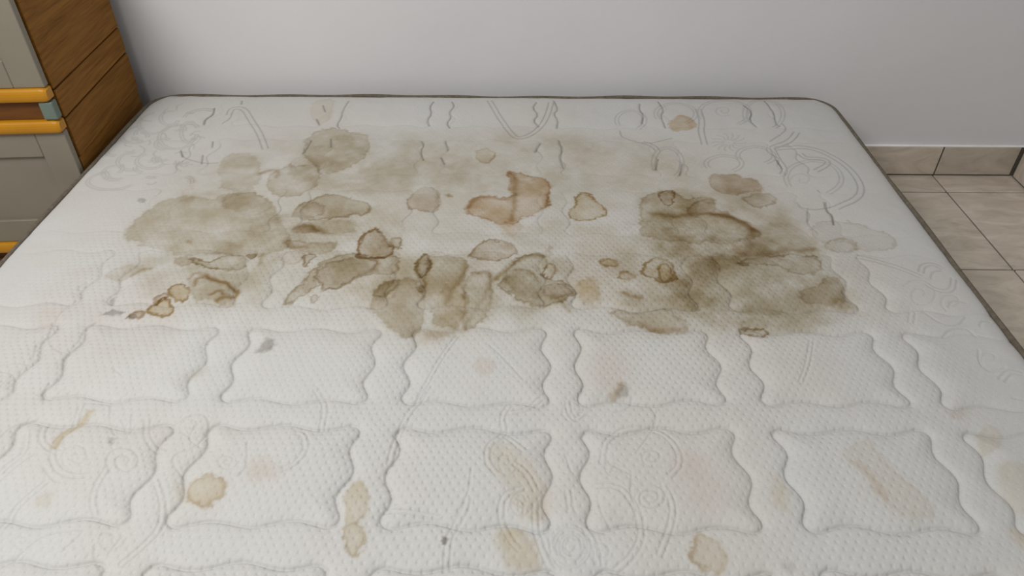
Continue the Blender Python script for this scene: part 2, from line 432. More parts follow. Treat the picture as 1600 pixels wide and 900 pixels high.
for k in range(6): oval('r', 275, 765, 22 + 15 * k, 26 + 16 * k, 30 + 40 * k, 250 + 60 * k, k=.8)
spiral('q', 1175, 370, 55, 1.2, 0, 1.4, k=.8); spiral('r', 40, 560, 60, 1.5, 0, 1.2, k=.8); spiral('u', 860, 215, 110, 1.5, 3.6, .85, w=.0013, k=.5); spiral('u', 1040, 250, 70, 1.3, 2, .8, k=.6)
spiral('u', 1260, 570, 75, 1.0, 1, .9, k=.5); spiral('r', 290, 120, 60, 1.2, 2, .9, k=.6); spiral('r', 420, 790, 60, 1.5, 2, .9, k=.7); spiral('p', 520, 730, 80, 1.1, 0, .8, k=.6); spiral('p', 110, 740, 60, 1.2, 0, .8, k=.6)
Z -= 0.0012 * LINE * (1 - .7 * sstep(.8, 1.2, Y))

# ---- colour of the cloth: off-white, its woven lines, then the dried stains one over the other
base = np.empty(X.shape + (3,), np.float32)
tone = fbm(X, Y, 0.16, 71, 4)
base[...] = np.array([0.522, 0.518, 0.502]) 
warm = sstep(0.35, 0.75, tone)[..., None]
base *= 1 - warm * (1 - np.array([0.99, 0.965, 0.945]))
base *= (1 - 0.27 * LINE * sstep(.75, 1.25, Y))[..., None]
base *= (1 - 0.05 * LINE)[..., None]
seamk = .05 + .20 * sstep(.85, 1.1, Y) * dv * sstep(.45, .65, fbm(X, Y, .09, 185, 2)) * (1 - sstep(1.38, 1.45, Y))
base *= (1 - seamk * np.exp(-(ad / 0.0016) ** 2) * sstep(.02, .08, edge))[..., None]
TINT = dict(o=(0.62, 0.53, 0.345), b=(0.60, 0.46, 0.28), r=(0.77, 0.59, 0.385), y=(0.84, 0.74, 0.555), g=(0.50, 0.48, 0.45), p=(0.86, 0.75, 0.66), w=(0.74, 0.685, 0.56))
wA, wB = fbm(X, Y, 0.045, 91, 4) - .5, fbm(X, Y, 0.045, 99, 4) - .5
mott = fbm(X, Y, 0.05, 111, 5)
grain = fbm(X, Y, 0.012, 131, 3)
wC, wD = fbm(X, Y, 0.014, 103, 3) - .5, fbm(X, Y, 0.014, 107, 3) - .5
wE, wF = fbm(X, Y, 0.0055, 109, 2) - .5, fbm(X, Y, 0.0055, 117, 2) - .5
Xs, Ys = X + wA * 0.018 + wC * 0.013, Y + wB * 0.022 + wD * 0.016
mottc = np.clip((mott - .5) * 2.4 + .5, 0, 1)
gapn = sstep(.34, .56, fbm(X, Y, .035, 151, 3))
def stain(view, pts, tint, fill=.5, rim=.4, soft=.004, width=.0035, mot=.6, it=1):
    """a dried patch: uneven fill, a tide line along its edge that comes and goes, a fainter second one inside"""
    p = smooth_line(pts_of(view, pts), True, it)
    sl = window(p, 0.03 + soft * 2)
    if sl[0].stop <= sl[0].start or sl[1].stop <= sl[1].start: return
    size = math.sqrt(max(1e-6, np.prod(p.max(0) - p.min(0)))); f_ = min(1.0, max(.28, size / .11))
    g_ = max(.6, f_)
    x = X[sl] + wA[sl] * .018 * f_ + wC[sl] * .012 * g_ + wE[sl] * .006
    yv = Y[sl] + wB[sl] * .022 * f_ + wD[sl] * .015 * g_ + wF[sl] * .008
    d = seg_dist(x, yv, p, True); ins = inside(x, yv, p)
    sd = np.where(ins, -d, d) - min(.004, .05 * size)
    ins = sd < 0
    m = 1 - mot * .55 + mot * 1.0 * mottc[sl] + .45 * (grain[sl] - .5)
    a = .84 * fill * m * (1 - sstep(-soft, soft, sd))
    a = np.clip(a, -1, 1)[..., None]
    base[sl] *= 1 - a * (1 - np.array(TINT[tint], np.float32))
    if rim:
        g = gapn[sl]; w = width * (.50 + .35 * mottc[sl])
        r = 1.15 * rim * (0.35 + .7 * g) * np.exp(-((sd + w) / w) ** 2)
        r = r + .26 * rim * np.exp(-np.maximum(-sd, 0) / (width * 3.5)) * ins
        r = r + .22 * rim * (1 - g) * np.exp(-((sd + .011 + .01 * mottc[sl]) / .0022) ** 2) * (size > .05)
        base[sl] *= 1 - np.clip(r, 0, 1)[..., None] * (1 - np.array(RIMT[tint], np.float32))
RIMT = dict(o=(.52, .42, .27), b=(.50, .37, .23), r=(.56, .38, .24), y=(.56, .45, .28), g=(.45, .43, .40), p=(.60, .48, .36), w=(.56, .48, .36))
def stroke(view, pts, tint, k=.7, w=.004, it=2):
    p = smooth_line(pts_of(view, pts), False, it)
    sl = window(p, .02)
    if sl[0].stop <= sl[0].start or sl[1].stop <= sl[1].start: return
    d = seg_dist(X[sl] + .5 * (Xs[sl] - X[sl]), Y[sl] + .5 * (Ys[sl] - Y[sl]), p, False)
    a = (k * (.6 + .8 * mott[sl]) * np.exp(-(d / w) ** 2))[..., None]
    base[sl] *= 1 - np.clip(a, 0, 1) * (1 - np.array(TINT[tint], np.float32))

# wide faint soiling
stain('i', [(330, 235), (480, 205), (640, 215), (850, 210), (1000, 215), (1130, 255), (1260, 330), (1340, 400), (1330, 480), (1180, 500), (1000, 500), (860, 520), (640, 520), (470, 500), (300, 480), (200, 400), (210, 330)], 'w', .50, 0, .08, mot=.9)
stain('i', [(480, 215), (650, 205), (860, 200), (1010, 225), (1080, 270), (1000, 300), (700, 300), (480, 300)], 'w', .32, 0, .05, mot=.8)
stain('i', [(1160, 380), (1320, 420), (1320, 500), (1150, 520), (1030, 500), (1060, 420)], 'w', .30, 0, .04)
for pv, kv, tv in (([(590, 440), (650, 395), (760, 400), (900, 400), (895, 470), (760, 500), (720, 528), (650, 528), (600, 490)], .55, 'w'),
                   ([(960, 380), (1100, 350), (1240, 370), (1330, 440), (1330, 500), (1180, 525), (1010, 520), (950, 480)], .45, 'w'),
                   ([(870, 330), (1000, 320), (1010, 420), (950, 480), (880, 440)], .22, 'p'), ([(470, 245), (720, 250), (730, 300), (480, 300)], .35, 'w'),
                   ([(230, 395), (450, 390), (470, 440), (380, 480), (250, 470), (210, 430)], .40, 'w'), ([(430, 320), (640, 330), (640, 470), (470, 480), (420, 400)], .40, 'w'),
                   ([(990, 300), (1190, 290), (1260, 370), (1200, 420), (1050, 400), (990, 360)], .45, 'o'), ([(60, 430), (260, 400), (300, 520), (120, 600), (60, 540)], .25, 'p'),
                   ([(900, 560), (990, 540), (980, 620), (900, 620)], .2, 'p')):
    stain('i', pv, tv, kv, 0, .022, mot=1.0)
# dark stitches showing along the head of the quilting
for v_, p_ in (('b', [(380, 60), (340, 130), (335, 170), (305, 215), (320, 235)]), ('b', [(910, 65), (885, 105), (900, 145), (870, 185), (885, 222)]), ('b', [(1025, 65), (1042, 98), (1008, 135), (1022, 168), (992, 205), (1012, 237)]),
               ('b', [(1555, 65), (1528, 105), (1567, 150), (1533, 190), (1567, 225)]), ('b', [(835, 318), (852, 345), (828, 385), (848, 440)]), ('b', [(985, 320), (1000, 380)]), ('b', [(958, 425), (978, 465)]), ('b', [(1580, 330), (1545, 390)]),
               ('b', [(218, 90), (232, 130)]), ('b', [(178, 175), (195, 212)]), ('b', [(268, 305), (270, 360)]), ('b', [(145, 310), (125, 360), (92, 398)]),
               ('c', [(50, 45), (72, 90), (48, 112), (72, 150), (64, 190)]), ('c', [(480, 60), (478, 90), (500, 115), (490, 160)]), ('c', [(572, 50), (602, 95), (583, 125), (608, 185)]), ('c', [(1002, 70), (1042, 108), (1028, 150), (1062, 182)]),
               ('c', [(1105, 45), (1132, 85), (1150, 110), (1158, 165), (1178, 182)]), ('c', [(75, 250), (92, 300), (80, 340), (97, 390)]), ('c', [(572, 345), (558, 400)]), ('c', [(692, 370), (680, 425)]), ('c', [(1410, 560), (1415, 600), (1446, 625), (1450, 672)]), ('c', [(1165, 350), (1192, 395)]),
               ('a', [(930, 320), (925, 355)]), ('a', [(865, 400), (858, 455)]), ('a', [(728, 375), (738, 410)]), ('a', [(875, 215), (885, 180), (935, 150), (938, 108)]), ('a', [(1110, 60), (1108, 85)])):
    p = smooth_line(pts_of(v_, p_), False, 1); sl = window(p, .012)
    d = seg_dist(X[sl], Y[sl], p, False)
    base[sl] *= (1 - .42 * np.exp(-(d / .0019) ** 2) * (.85 + .25 * gapn[sl]))[..., None]
    Z[sl] -= .0012 * np.exp(-(d / .0030) ** 2)
# left cluster
stain('i', [(192, 366), (210, 345), (235, 325), (255, 313), (280, 307), (300, 308), (330, 312), (348, 303), (370, 299), (400, 301), (418, 310), (428, 325), (440, 345), (450, 370), (445, 392), (410, 400), (370, 397), (330, 392), (300, 396), (262, 394), (235, 381), (212, 375)], 'o', .50, .16, .006)
stain('i', [(345, 312), (365, 299), (405, 301), (425, 320), (405, 335), (380, 335), (355, 325)], 'o', .38, .18, .006)
stain('i', [(400, 330), (450, 330), (470, 350), (480, 380), (430, 395), (390, 380)], 'o', .35, .05, .015)
stain('a', [(985, 440), (1040, 405), (1120, 400), (1190, 425), (1220, 460), (1215, 610), (1100, 625), (1000, 620), (985, 520)], 'w', .5, .12, .004)
stain('a', [(720, 660), (860, 640), (980, 640), (1000, 700), (860, 720), (740, 700)], 'w', .45, 0, .01)
stain('i', [(420, 280), (425, 296), (450, 305), (475, 300), (492, 285), (500, 265), (480, 256), (440, 262)], 'w', .65, .25, .004)
stain('b', [(95, 395), (150, 270), (230, 235), (320, 235), (430, 275), (500, 295), (505, 375), (440, 450), (330, 500), (220, 525), (160, 470), (120, 430)], 'w', .85, .25, .004)
stain('i', [(455, 250), (480, 240), (500, 262), (480, 285), (455, 275)], 'o', .25, .1, .008)
stroke('a', [(1230, 525), (1300, 502), (1345, 500), (1338, 540)], 'b', .7, .006)
stain('a', [(455, 685), (480, 675), (515, 680), (490, 700)], 'g', .9, 0, .003)
stain('a', [(760, 560), (800, 530), (820, 590), (780, 620)], 'w', .35, 0, .006)
stain('b', [(60, 800), (50, 740), (150, 690), (230, 665), (330, 670), (430, 700), (500, 730), (515, 755), (470, 775), (350, 785), (260, 790), (180, 810)], 'o', .55, .45, .004)
stain('b', [(85, 745), (150, 700), (210, 710), (230, 770), (150, 800), (95, 795)], 'b', .4, .25, .005)
stain('b', [(40, 860), (120, 830), (300, 810), (420, 830), (400, 890), (200, 900)], 'o', .55, .15, .008)
stroke('b', [(40, 860), (120, 845), (200, 868), (225, 880)], 'b', .6, .006)
stain('b', [(150, 70), (290, 40), (280, 130), (220, 200), (170, 205), (150, 140)], 'y', .35, .1, .006)
stain('d', [(940, 180), (1000, 175), (1060, 190), (1180, 185), (1190, 205), (1170, 230), (1080, 228), (950, 222)], 'o', .5, .3, .005)
stroke('d', [(950, 180), (960, 215), (1050, 205)], 'b', .7, .007)
stain('d', [(980, 120), (1060, 90), (1140, 128), (1000, 135)], 'b', .6, .2, .005)
stain('d', [(1300, 240), (1318, 190), (1330, 150), (1400, 108), (1440, 170), (1495, 232), (1420, 268), (1330, 260)], 'b', .5, .95, .004, .0045, it=1)
stain('d', [(1460, 163), (1528, 163), (1526, 218), (1492, 218)], 'o', .35, .6, .003, it=1)
stain('d', [(935, 505), (1000, 430), (1080, 340), (1180, 265), (1290, 235), (1420, 270), (1510, 250), (1510, 330), (1400, 330), (1300, 370), (1150, 440), (1120, 390), (1060, 440), (1000, 470)], 'w', .85, .5, .004)
stain('d', [(1085, 350), (1180, 290), (1300, 262), (1400, 285), (1390, 320), (1280, 370), (1160, 432), (1130, 400)], 'o', .32, .5, .004)
stroke('d', [(1400, 270), (1415, 300), (1390, 325)], 'b', .7, .006)
stain('d', [(1065, 470), (1075, 452), (1110, 452), (1115, 478), (1085, 492)], 'w', .5, .7, .002)
stain('d', [(1035, 235), (1110, 240), (1060, 285), (1050, 320), (1035, 300)], 'b', .4, .6, .003)
stain('d', [(930, 240), (1030, 228), (1040, 260), (990, 305), (940, 290)], 'p', .6, .3, .004)
stain('d', [(158, 568), (180, 545), (240, 530), (255, 550), (200, 585)], 'b', .65, .4, .002)
stain('d', [(160, 570), (180, 550), (205, 560), (195, 585), (170, 588)], 'g', .6, .2, .002)
stain('d', [(250, 540), (290, 490), (350, 472), (388, 515), (380, 555), (330, 567)], 'y', .8, .75, .002)
stain('d', [(280, 480), (330, 445), (365, 455), (350, 475), (290, 500)], 'b', .5, .5, .003)
stain('d', [(358, 430), (410, 403), (462, 412), (472, 460), (420, 492), (372, 470)], 'y', 1.0, .7, .002)
stain('d', [(470, 410), (520, 355), (620, 385), (690, 425), (705, 465), (640, 500), (560, 470), (490, 470)], 'w', .7, .1, .004)
stroke('d', [(500, 410), (510, 375), (560, 365), (650, 393), (695, 430), (702, 462), (630, 466), (600, 480)], 'b', .95, .0045)
stroke('d', [(470, 380), (500, 342), (545, 350), (565, 368)], 'b', .7, .0045)
stroke('d', [(640, 450), (635, 435), (600, 432), (570, 450)], 'b', .8, .004)
stain('d', [(605, 475), (690, 470), (705, 500), (640, 510)], 'p', .5, .1, .004)
stain('d', [(385, 275), (440, 255), (482, 265), (482, 300), (410, 308)], 'b', .5, .2, .003)
stain('d', [(470, 265), (530, 285), (585, 292), (640, 250), (735, 258), (742, 310), (700, 330), (620, 338), (570, 312), (500, 300)], 'o', .55, .65, .003)
stain('d', [(590, 180), (700, 190), (740, 240), (640, 250), (580, 230)], 'o', .4, .1, .01)
stain('d', [(740, 255), (812, 238), (782, 275)], 'o', .5, .6, .003)
stroke('d', [(830, 250), (825, 300)], 'o', .7, .005)
stain('d', [(440, 320), (560, 330), (700, 340), (800, 330), (760, 400), (690, 420), (560, 350)], 'w', .55, 0, .012)
stain('d', [(58, 500), (85, 468), (108, 472), (75, 510)], 'g', .7, .1, .003)
stain('d', [(22, 550), (60, 540), (100, 530), (152, 545), (110, 562)], 'g', .75, .1, .003)
stain('d', [(455, 190), (465, 172), (485, 180), (480, 200)], 'b', .7, 0, .003)
stain('d', [(40, 350), (120, 310), (200, 300), (270, 320), (180, 355), (110, 375)], 'w', .5, .12, .005)
stroke('d', [(180, 355), (225, 325), (280, 318)], 'w', .9, .004)
stain('d', [(795, 745), (850, 672), (892, 678), (898, 715), (830, 748)], 'g', 1.1, 0, .005)
stain('d', [(500, 820), (560, 800), (520, 860), (420, 870)], 'w', .4, 0, .01)
# middle cluster
stain('b', [(745, 690), (790, 660), (830, 620), (890, 613), (942, 640), (938, 720), (905, 762), (850, 750), (780, 745), (745, 720)], 'b', .42, .35, .003)
stain('b', [(985, 652), (1025, 652), (1032, 668), (1000, 668)], 'b', .7, 0, .003)
stain('b', [(1170, 415), (1190, 380), (1240, 368), (1292, 388), (1282, 440), (1235, 467), (1190, 450)], 'y', .55, .5, .003)
stain('i', [(724, 326), (737, 312), (757, 305), (787, 309), (800, 303), (803, 288), (793, 272), (808, 266), (825, 275), (850, 277), (858, 300), (855, 318), (842, 330), (818, 340), (805, 352), (780, 346), (755, 340), (735, 334)], 'r', .85, .42, .004, it=1)
stroke('i', [(800, 345), (802, 318), (806, 290), (803, 272), (797, 270)], 'b', .7, .006)
stroke('i', [(727, 325), (745, 308), (770, 307), (790, 312), (803, 302)], 'b', .6, .005)
stroke('i', [(856, 300), (857, 318), (845, 328)], 'b', .6, .005)
stain('e', [(735, 85), (860, 105), (840, 130), (800, 160), (770, 140)], 'r', .7, .1, .008)
stain('e', [(605, 235), (640, 192), (700, 180), (780, 188), (825, 240), (770, 270), (680, 282), (588, 266)], 'b', .60, .5, .003)
stain('e', [(860, 140), (960, 75), (1050, 80), (1065, 180), (980, 235), (800, 185)], 'o', .34, 0, .012)
stain('e', [(1000, 200), (1000, 260), (960, 270), (960, 240)], 'b', .4, .2, .005)
stain('e', [(105, 452), (150, 400), (230, 368), (240, 384), (195, 440), (130, 470)], 'o', .75, .35, .004)
stain('e', [(105, 545), (130, 470), (220, 470), (240, 390), (310, 370), (355, 450), (345, 560), (305, 672), (200, 615)], 'o', .52, .2, .006)
stain('e', [(318, 335), (330, 280), (372, 243), (392, 262), (397, 300), (372, 340), (345, 372)], 'o', .5, .85, .003)
stroke('e', [(350, 360), (368, 400), (352, 440)], 'b', .7, .004)
stain('e', [(385, 262), (480, 248), (560, 270), (582, 340), (560, 400), (560, 620), (430, 590), (440, 520), (350, 480), (372, 380)], 'o', .50, .25, .005)
stain('e', [(440, 420), (520, 380), (570, 440), (565, 620), (440, 590)], 'y', .55, .1, .008)
stroke('e', [(560, 290), (575, 340), (520, 410), (470, 490)], 'o', .7, .006)
stain('e', [(570, 400), (640, 345), (690, 345), (700, 380), (700, 500), (640, 600), (560, 635)], 'o', .38, .35, .005)
stroke('e', [(565, 630), (640, 500), (720, 380), (800, 290)], 'o', .4, .004)
stroke('e', [(640, 350), (680, 340), (700, 370)], 'b', .6, .005)
stain('e', [(750, 425), (800, 395), (790, 340), (820, 282), (880, 255), (960, 260), (975, 290), (940, 330), (980, 390), (1060, 400), (1115, 430), (1085, 472), (970, 505), (880, 492), (800, 452)], 'w', .9, .5, .004)
stain('e', [(800, 320), (890, 335), (940, 390), (960, 460), (880, 480), (790, 430)], 'o', .38, .2, .008)
stroke('e', [(735, 380), (790, 320), (830, 275), (900, 256), (960, 262)], 'o', .9, .005)
stroke('e', [(820, 330), (890, 335), (945, 400)], 'o', .6, .004)
stain('e', [(950, 330), (1000, 285), (1030, 325), (1000, 385), (965, 370)], 'p', .3, .6, .003)
stain('e', [(950, 410), (1050, 405), (1108, 435), (1085, 468), (975, 480)], 'b', .35, .4, .005)
stain('e', [(1125, 395), (1190, 380), (1240, 440), (1225, 500), (1150, 485)], 'y', .65, .1, .008)
stain('e', [(1100, 380), (1400, 340), (1380, 520), (1120, 520)], 'y', .3, 0, .02)
stroke('e', [(1045, 490), (1090, 540)], 'o', .5, .005)
stain('e', [(340, 640), (500, 630), (520, 660), (400, 685)], 'p', .7, 0, .008)
stain('e', [(615, 820), (640, 785), (700, 785), (715, 830), (670, 870)], 'p', .65, .1, .006)
# right cluster
stain('c', [(630, 170), (660, 140), (690, 122), (745, 145), (752, 178), (700, 207), (640, 200)], 'r', 1.0, .05, .003)
stain('c', [(848, 420), (970, 418), (985, 445), (1060, 450), (1112, 497), (1020, 507), (930, 522), (870, 500), (830, 470)], 'b', .66, .2, .004, it=1)
stain('c', [(1010, 530), (1110, 508), (1167, 545), (1130, 577), (1060, 592), (1000, 552)], 'o', .42, .4, .004)
stain('c', [(122, 610), (160, 590), (180, 520), (215, 518), (262, 570), (302, 602), (292, 632), (210, 657), (140, 652)], 'y', .85, .7, .003)
stain('i', [(1003, 312), (1025, 304), (1040, 297), (1058, 302), (1070, 312), (1095, 305), (1112, 312), (1118, 330), (1140, 340), (1165, 350), (1180, 360), (1178, 372), (1150, 374), (1130, 380), (1100, 376), (1060, 376), (1030, 374), (1003, 368), (1000, 355), (1005, 335)], 'o', .72, .30, .005, it=1)
stain('c', [(575, 530), (600, 503), (650, 503), (664, 530), (627, 582), (592, 562)], 'b', .3, .7, .003)
stain('c', [(700, 600), (760, 560), (840, 545), (850, 610), (800, 620), (740, 640)], 'b', .45, .4, .006)
stroke('c', [(540, 620), (640, 640), (740, 620), (860, 625), (960, 650), (1045, 700)], 'b', .75, .007)
stroke('f', [(610, 45), (700, 55), (770, 85), (805, 115), (800, 140)], 'b', .8, .007)
stain('f', [(520, 60), (640, 50), (720, 90), (700, 140), (560, 150), (480, 120)], 'w', -.25, 0, .02)
stain('f', [(400, 100), (440, 110), (430, 140), (390, 130)], 'b', .5, .1, .006)
stain('f', [(380, 150), (600, 140), (720, 160), (740, 240), (700, 330), (640, 350), (500, 330), (400, 240)], 'o', .48, .05, .02)
stain('f', [(520, 270), (620, 255), (640, 300), (600, 345), (530, 330)], 'o', .45, .1, .012)
stain('f', [(580, 180), (680, 190), (690, 230), (600, 220)], 'o', .4, .1, .012)
stain('f', [(700, 165), (770, 155), (810, 190), (770, 236), (720, 222)], 'b', .6, .2, .006)
stain('f', [(770, 130), (900, 80), (1010, 95), (1080, 180), (1090, 215), (960, 232), (780, 235)], 'o', .48, .1, .012)
stroke('f', [(720, 210), (760, 232), (850, 230), (940, 215), (1080, 205)], 'b', .6, .008)
stain('f', [(720, 285), (820, 245), (960, 238), (1085, 238), (1116, 265), (1100, 305), (1050, 318), (1005, 325), (960, 292), (860, 270)], 'o', .50, .5, .005)
stain('i', [(1060, 400), (1140, 400), (1200, 412), (1240, 425), (1298, 436), (1315, 452), (1320, 470), (1330, 481), (1290, 484), (1240, 490), (1180, 488), (1100, 482), (1060, 470), (1040, 440)], 'w', .7, .15, .012)
stain('f', [(1140, 330), (1190, 343), (1217, 400), (1205, 455), (1130, 465), (1030, 445), (1020, 395), (1110, 380)], 'o', .55, .3, .008)
stain('f', [(1130, 340), (1180, 345), (1170, 385), (1130, 380)], 'b', .35, 0, .008)
stain('f', [(1140, 400), (1190, 390), (1200, 420), (1150, 440)], 'w', -.4, 0, .006)
stain('f', [(155, 480), (260, 490), (330, 478), (420, 480), (455, 520), (505, 548), (440, 577), (370, 570), (320, 545), (200, 525)], 'o', .52, .35, .006)
stroke('f', [(300, 535), (350, 562), (430, 572), (500, 568)], 'b', .6, .006)
stain('f', [(200, 430), (420, 420), (560, 400), (640, 440), (560, 470), (300, 480)], 'w', .7, .05, .012)
stain('f', [(550, 490), (800, 480), (1100, 490), (1140, 560), (900, 580), (600, 575)], 'w', .65, .05, .012)
stain('f', [(740, 545), (820, 518), (885, 545), (860, 570), (760, 565)], 'o', .6, .1, .006)
stain('f', [(728, 578), (790, 560), (872, 570), (858, 614), (800, 602)], 'o', .40, .75, .003, it=1)
stain('f', [(283, 312), (318, 262), (370, 236), (410, 252), (442, 300), (452, 347), (400, 357), (368, 342), (325, 336)], 'y', .5, .95, .003)
stain('f', [(362, 300), (380, 265), (420, 275), (445, 345), (385, 352)], 'y', .9, .7, .003)
stain('f', [(105, 258), (150, 240), (192, 262), (190, 288), (130, 284)], 'y', .8, .6, .003)
stain('f', [(188, 328), (220, 304), (266, 320), (256, 347), (200, 348)], 'y', .5, .6, .003)
stain('f', [(450, 340), (522, 345), (524, 378), (460, 368)], 'b', .45, .1, .006)
stroke('f', [(210, 405), (240, 418), (298, 422)], 'b', .8, .005)
stain('f', [(210, 385), (290, 395), (300, 420), (220, 420)], 'w', .7, 0, .006)
stain('f', [(10, 350), (60, 340), (105, 380), (90, 460), (30, 455)], 'y', .8, .1, .01)
stroke('f', [(620, 235), (645, 290), (620, 320)], 'b', .5, .005)
stain('f', [(1085, 92), (1160, 70), (1290, 84), (1345, 112), (1440, 140), (1458, 180), (1420, 207), (1280, 205), (1270, 175), (1190, 155), (1130, 178), (1080, 150)], 'w', .30, .25, .003)
stain('f', [(1120, 188), (1190, 153), (1262, 165), (1284, 200), (1220, 222), (1150, 208)], 'w', .38, .25, .003)
# scattered marks on the near rows
stain('p', [(885, 485), (960, 438), (1052, 450), (1064, 500), (970, 592), (900, 545)], 'y', .8, .35, .004)
stain('p', [(820, 465), (870, 480), (865, 530), (825, 515)], 'y', .5, 0, .008)
stain('p', [(1170, 380), (1240, 360), (1310, 420), (1280, 465), (1180, 450)], 'p', .7, 0, .012)
stain('p', [(170, 550), (210, 520), (250, 540), (225, 600), (190, 585)], 'y', .4, .05, .008)
stain('p', [(508, 275), (525, 262), (545, 272), (530, 292)], 'g', .7, 0, .003)
stroke('p', [(430, 130), (370, 200), (290, 250), (262, 300)], 'y', .8, .005)
stain('q', [(415, 540), (430, 500), (470, 455), (530, 495), (520, 640), (430, 648)], 'y', .85, .25, .004)
stain('q', [(408, 665), (520, 650), (512, 740), (490, 800), (432, 806), (420, 740)], 'y', .85, .3, .004)
stain('q', [(860, 740), (875, 726), (900, 735), (895, 758), (870, 760)], 'g', .95, .2, .002)
stain('q', [(1100, 290), (1200, 300), (1300, 400), (1350, 560), (1330, 640), (1240, 600), (1140, 420)], 'y', .55, .05, .012)
stain('r', [(-60, 680), (40, 690), (100, 780), (110, 860), (20, 880), (-40, 800)], 'y', .75, .1, .01)
stain('r', [(838, 770), (850, 710), (880, 688), (950, 740), (1012, 812), (972, 884), (900, 870), (845, 840)], 'y', .78, .4, .004)
stain('r', [(480, 60), (500, 20), (530, 10), (550, 40), (510, 60)], 'g', .6, .1, .005)
stroke('r', [(470, 60), (520, 5)], 'b', .6, .005)
stain('r', [(430, -120), (560, -110), (540, 40), (470, 60), (400, -20)], 'p', .25, 0, .02)
stain('r', [(760, 320), (840, 330), (1010, 470), (960, 620), (800, 560)], 'p', .4, 0, .02)
stain('s', [(415, 330), (520, 280), (560, 330), (640, 430), (760, 540), (830, 630), (700, 640), (560, 520), (460, 400)], 'y', .26, .10, .01)
stroke('s', [(460, 380), (520, 430), (600, 550)], 'p', .6, .006)
stain('s', [(1050, 210), (1150, 205), (1140, 290), (1050, 340)], 'y', .45, .05, .006)
stain('s', [(1150, 390), (1300, 380), (1300, 620), (1180, 560)], 'y', .5, .05, .01)
stain('s', [(900, 130), (960, 100), (1030, 125), (980, 165), (920, 160)], 'p', .55, 0, .008)
stain('s', [(120, 845), (150, 832), (180, 848), (165, 872), (130, 868)], 'g', .4, 0, .005)
stain('s', [(85, 420), (150, 500), (160, 600), (110, 600), (80, 520)], 'y', .55, 0, .008)
stain('s', [(1180, 660), (1300, 720), (1300, 790), (1230, 760)], 'y', .55, 0, .01)
base = np.clip(base, 0.02, 0.9)

def grid_mesh(name, x, y, z, rgb, extra):
    ny, nx = x.shape
    me = bpy.data.meshes.new(name)
    co = np.stack([x, y, z], -1).reshape(-1, 3).astype(np.float32)
    idx = np.arange(ny * nx, dtype=np.int32).reshape(ny, nx)
    q = np.stack([idx[:-1, :-1], idx[:-1, 1:], idx[1:, 1:], idx[1:, :-1]], -1).reshape(-1, 4)
    me.vertices.add(len(co)); me.vertices.foreach_set('co', co.ravel())
    me.loops.add(q.size); me.loops.foreach_set('vertex_index', q.ravel())
    me.polygons.add(len(q)); me.polygons.foreach_set('loop_start', np.arange(0, q.size, 4, dtype=np.int32))
    me.polygons.foreach_set('use_smooth', np.ones(len(q), bool))
    me.update(calc_edges=True)
    a = me.attributes.new('cloth', 'FLOAT_COLOR', 'POINT')
    c = np.ones((len(co), 4), np.float32); c[:, :3] = rgb.reshape(-1, 3); a.data.foreach_set('color', c.ravel())
    for k, v in extra.items():
        e = me.attributes.new(k, 'FLOAT', 'POINT'); e.data.foreach_set('value', v.astype(np.float32).ravel())
    return me

def mat_cloth():
    m, nt, b = new_mat('stained_knit', 0.95, 0.08)
    at = N(nt, 'ShaderNodeAttribute', attribute_name='cloth')
    v = mapped(nt, (1, 1, 1))
    fine = noise(nt, v, 420, 3, 0.6)
    c = mix(nt, 1.0, at.outputs['Color'], ramp(nt, fine, [(0.2, (0.90, 0.90, 0.90)), (0.8, (1.0, 1.0, 1.0))]), 'MULTIPLY')
    nt.links.new(c, b.inputs['Base Color'])
    # knit dimples in staggered rows
    warp = noise(nt, v, 14, 2)
    sep = N(nt, 'ShaderNodeSeparateXYZ'); nt.links.new(v, sep.inputs[0])
    vv = math_node(nt, 'MULTIPLY_ADD', sep.outputs[1], 1 / 0.0094, math_node(nt, 'MULTIPLY', warp, 1.2))
    row = math_node(nt, 'FLOOR', vv)
    off = math_node(nt, 'MULTIPLY', math_node(nt, 'FLOORED_MODULO', row, 2.0), 0.5)
    uu = math_node(nt, 'ADD', math_node(nt, 'MULTIPLY_ADD', sep.outputs[0], 1 / 0.0114, math_node(nt, 'MULTIPLY', warp, 1.2)), off)
    fu = math_node(nt, 'SUBTRACT', math_node(nt, 'FRACT', uu), 0.5)
    fv = math_node(nt, 'SUBTRACT', math_node(nt, 'FRACT', vv), 0.5)
    r2 = math_node(nt, 'ADD', math_node(nt, 'POWER', math_node(nt, 'MULTIPLY', fu, 4.4), 2.0), math_node(nt, 'POWER', math_node(nt, 'MULTIPLY', fv, 2.9), 2.0))
    hole = math_node(nt, 'EXPONENT', math_node(nt, 'MULTIPLY', r2, -1.6))
    dm = N(nt, 'ShaderNodeAttribute', attribute_name='dimple')
    hole = math_node(nt, 'MULTIPLY', hole, dm.outputs['Fac'])
    h = math_node(nt, 'SUBTRACT', math_node(nt, 'MULTIPLY', fine, 0.42), hole)
    bump(nt, b, h, 0.52, 0.0018)
    return m

mattress = tag(empty('mattress', (XC, (YB + YF) / 2, 0)), 'large white quilted mattress with brown stains lying on the floor', 'mattress')
MO = Vector((XC, (YB + YF) / 2, 0))
dimple = sstep(0.03, 0.20, ex) * (1 - .75 * sstep(.95, 1.30, Y)) * (.45 + .9 * fbm(X, Y, .2, 171, 2)) * (1 - .45 * sstep(.25, .6, X))
me = grid_mesh('top_panel', X - MO.x, Y - MO.y, Z + TOP_Z - 0.002, base, dict(dimple=dimple))
top = link('top_panel', me, mat_cloth(), mattress)
top['label'] = 'quilted off-white knit top with brown water stains'

